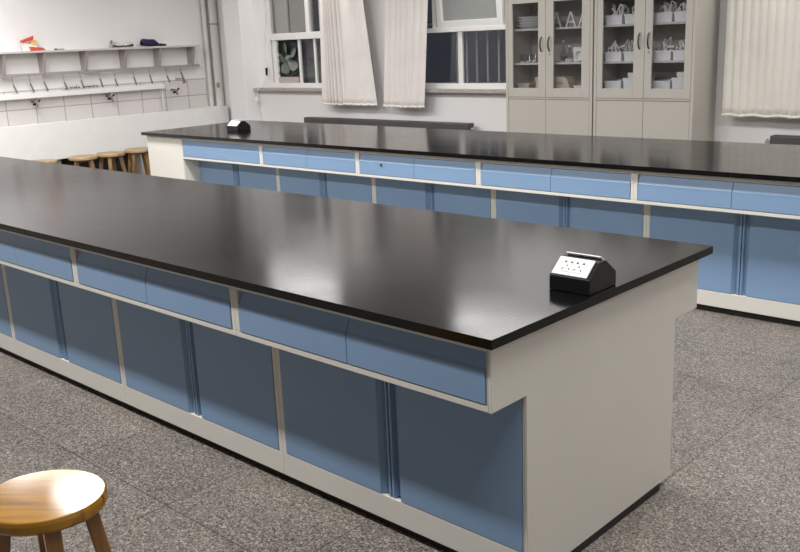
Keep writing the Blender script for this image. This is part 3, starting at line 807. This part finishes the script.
# contents of the left-hand cabinet
for i in range(4):
    lab = ['lowest', 'second lowest', 'second highest', 'topmost'][i]
    o = thing('shallow_dish', '%s white dish of the stack behind the left glass door, top shelf' % lab, 'dish', (-3.625, 5.37, 1.65+i*.024), 'stacked white dishes')
    d = MB(); r0 = .138 - .004*(i % 2)
    d.lathe([(.06, 0), (.085, .002), (r0, .027), (r0+.005, .030), (r0, .031), (.085, .008), (.02, .006)], (-3.625 + .006*(i % 2), 5.37, 1.65+i*.024), 32)
    d.build('bowl', M['tray'], o)
def beaker(label, x, y, z, r, hgt, kind='beaker', grp='glassware in the left-hand cabinet'):
    o = thing('glass_'+kind, label, 'glassware', (x, y, z), grp)
    if kind == 'beaker': prof = [(r*.9, .001), (r, .006), (r, hgt*.95), (r*1.08, hgt)]
    else: prof = [(r*.85, .001), (r, .01), (r*.9, hgt*.25), (r*.28, hgt*.70), (r*.26, hgt*.96), (r*.34, hgt)]
    MB().lathe(prof, (x, y, z), 20, cap=False).build('vessel', M['bottleglass'], o)
    MB().lathe([(r*.88, .002), (r*.9, hgt*.22)], (x, y, z), 20).build('contents', M['tray'], o)
    if kind == 'flask': MB().lathe([(r*.22, hgt*.95), (r*.30, hgt*1.10)], (x, y, z), 14).build('stopper', M['tray'], o)
for i, x in enumerate((-3.69, -3.625, -3.56, -3.49)):
    beaker('small glass beaker behind the left glass door, %s of four on middle shelf' % ['farthest left', 'second from left', 'second from right', 'farthest right'][i], x, 5.31, 1.35, .024, .075)
beaker('tall conical glass flask behind the second glass door, middle shelf', -3.262, 5.33, 1.35, .04, .17, 'flask')
beaker('round-shouldered glass flask beside the white box on the middle shelf', -3.185, 5.31, 1.35, .045, .13, 'flask')
beaker('short glass beaker standing by the flasks on the middle shelf', -3.235, 5.28, 1.35, .022, .05)
o = thing('white_box', 'white box behind the second glass door, middle shelf beside the flasks', 'box', (-3.06, 5.34, 1.35))
MB().box(-3.14, -3.02, 5.30, 5.42, 1.35, 1.46).build('box', M['tray'], o, bevel=.006)
MB().box(-3.144, -3.016, 5.296, 5.424, 1.44, 1.475).build('lid', M['tray'], o, bevel=.006)
o = thing('coiled_hose', 'coil of white hose leaning on the white box, middle shelf', 'hose', (-3.07, 5.275, 1.35))
pts = [(-3.07+.045*math.cos(a)*(1-.02*a), 5.275+.002*a, 1.40+.045*math.sin(a)*(1-.02*a)) for a in [i*.35 for i in range(52)]]
MB().tube(pts, .005, 6).build('hose', M['cable'], o)
for i, x in enumerate((-3.335, -3.185, -3.055)):
    o = thing('white_stand', 'white A-shaped stand behind the second glass door, %s on the top shelf' % ['left one', 'middle one', 'right one'][i], 'stand', (x, 5.33, 1.65), 'A-shaped stands')
    a = MB()
    a.tbar((x-.047, 5.33, 1.651), (x-.004, 5.33, 1.770), .014, .014); a.tbar((x+.047, 5.33, 1.651), (x+.004, 5.33, 1.770), .014, .014)
    a.box(x-.012, x+.012, 5.322, 5.338, 1.762, 1.776)
    a.build('frame', M['cable'], o)
    MB().box(x-.034, x+.034, 5.324, 5.336, 1.685, 1.697).build('crossbar', M['cable'], o)
o = thing('cream_box', 'cream box behind the left glass door at right end of bottom shelf', 'box', (-3.48, 5.34, 1.05))
MB().box(-3.535, -3.42, 5.29, 5.40, 1.05, 1.205).build('box', M['beige'], o, bevel=.006)
MB().box(-3.54, -3.415, 5.285, 5.405, 1.185, 1.222).build('lid', M['beige'], o, bevel=.006)
o = thing('pale_box', 'low pale box behind the left glass door at left end of bottom shelf', 'box', (-3.69, 5.36, 1.05))
MB().box(-3.75, -3.63, 5.32, 5.45, 1.05, 1.15).build('box', M['beige'], o, bevel=.006)
MB().box(-3.754, -3.626, 5.316, 5.454, 1.14, 1.162).build('lid', M['shelf'], o, bevel=.004)
o = thing('domed_case', 'cream case with sloping top behind the second glass door, bottom shelf', 'case', (-3.26, 5.33, 1.05))
MB().prism([(-3.34, 1.05), (-3.14, 1.05), (-3.145, 1.10), (-3.185, 1.20), (-3.215, 1.222), (-3.33, 1.225), (-3.34, 1.215)], 1, 5.27, 5.42).build('shell', M['beige'], o, bevel=.008, seg=3)
MB().box(-3.29, -3.23, 5.262, 5.27, 1.16, 1.18).build('latch', M['bracket'], o)
for i, x in enumerate((-3.125, -3.075, -3.03)):
    o = thing('small_red_box', 'small dull red box at back of left cabinet bottom shelf, %s of three' % ['left', 'middle', 'right'][i], 'box', (x, 5.47, 1.05), 'dull red boxes')
    MB().box(x-.021, x+.021, 5.44, 5.52, 1.05, 1.235-.008*i).build('box', M['pink'], o, bevel=.003)
    MB().box(x-.022, x+.022, 5.438, 5.522, 1.21-.008*i, 1.24-.008*i).build('lid', M['pink'], o, bevel=.003)
o = thing('paper_sheet_stack', 'small stack of white paper behind the second glass door, bottom shelf corner', 'paper', (-3.05, 5.31, 1.05))
MB().box(-3.11, -3.02, 5.262, 5.37, 1.05, 1.145).build('stack', M['paper'], o, bevel=.002)
MB().box(-3.115, -3.018, 5.258, 5.36, 1.145, 1.149).build('top_sheet', M['paper'], o)

# ------------------------------------------------------------------ light
def lamp(x, y, power, sx=1.2, sy=.28, col=(1.0, .99, .985)):
    L = bpy.data.lights.new('ceiling_tube_and_fill_lamp', 'AREA'); L.shape = 'RECTANGLE'; L.size = sx; L.size_y = sy
    L.energy = power; L.color = col
    o = bpy.data.objects.new('ceiling_tube_and_fill_lamp', L); COL.objects.link(o); o.location = (x, y, ZC-.02)
for x, p in ((-6.6, 48), (-4.2, 54), (-1.8, 62)): lamp(x, -.82, p, sy=.12)
lamp(.9, -.82, 24, sy=.12)
for x, p in ((-7.3, 52), (-5.15, 70), (-2.4, 72)): lamp(x, 1.86, p, sx=1.5, sy=.6)  # leftmost lamp is an added fill that brightens the left wall
lamp(.4, 1.86, 46, sy=.6); lamp(2.9, 1.86, 24, sy=.6)  # rightmost lamp is an added fill for the bench end panel
for x, p in ((-6.7, 13), (-3.75, 15), (-.8, 17), (2.1, 17)): lamp(x, 5.05, p, sy=.16)
w = bpy.data.worlds.new('night'); scene.world = w; w.use_nodes = True
w.node_tree.nodes['Background'].inputs['Color'].default_value = (.10, .113, .15, 1)
w.node_tree.nodes['Background'].inputs['Strength'].default_value = .26

# ------------------------------------------------------------------ camera
cam = bpy.data.cameras.new('camera'); co = bpy.data.objects.new('camera', cam); COL.objects.link(co)
cam.sensor_fit = 'HORIZONTAL'; cam.sensor_width = 36; cam.lens = 907.18/800*36; cam.clip_start = .05
yaw, pitch, roll = .7602, -.2538, -.0416
cy_, sy_ = math.cos(yaw), math.sin(yaw); cp, sp = math.cos(pitch), math.sin(pitch)
fwd = Vector((-sy_*cp, cy_*cp, sp)); right = Vector((cy_, sy_, 0)); up = right.cross(fwd)
r2 = right*math.cos(roll) + up*math.sin(roll); u2 = -right*math.sin(roll) + up*math.cos(roll)
m = Matrix(((r2.x, u2.x, -fwd.x), (r2.y, u2.y, -fwd.y), (r2.z, u2.z, -fwd.z))).to_4x4()
m.translation = Vector((1.3377, -1.7331, 1.593)); co.matrix_world = m
scene.camera = co

vs = scene.view_settings
vs.view_transform = 'Standard'; vs.look = 'None'; vs.exposure = 0.25; vs.gamma = 1.0; vs.use_curve_mapping = False
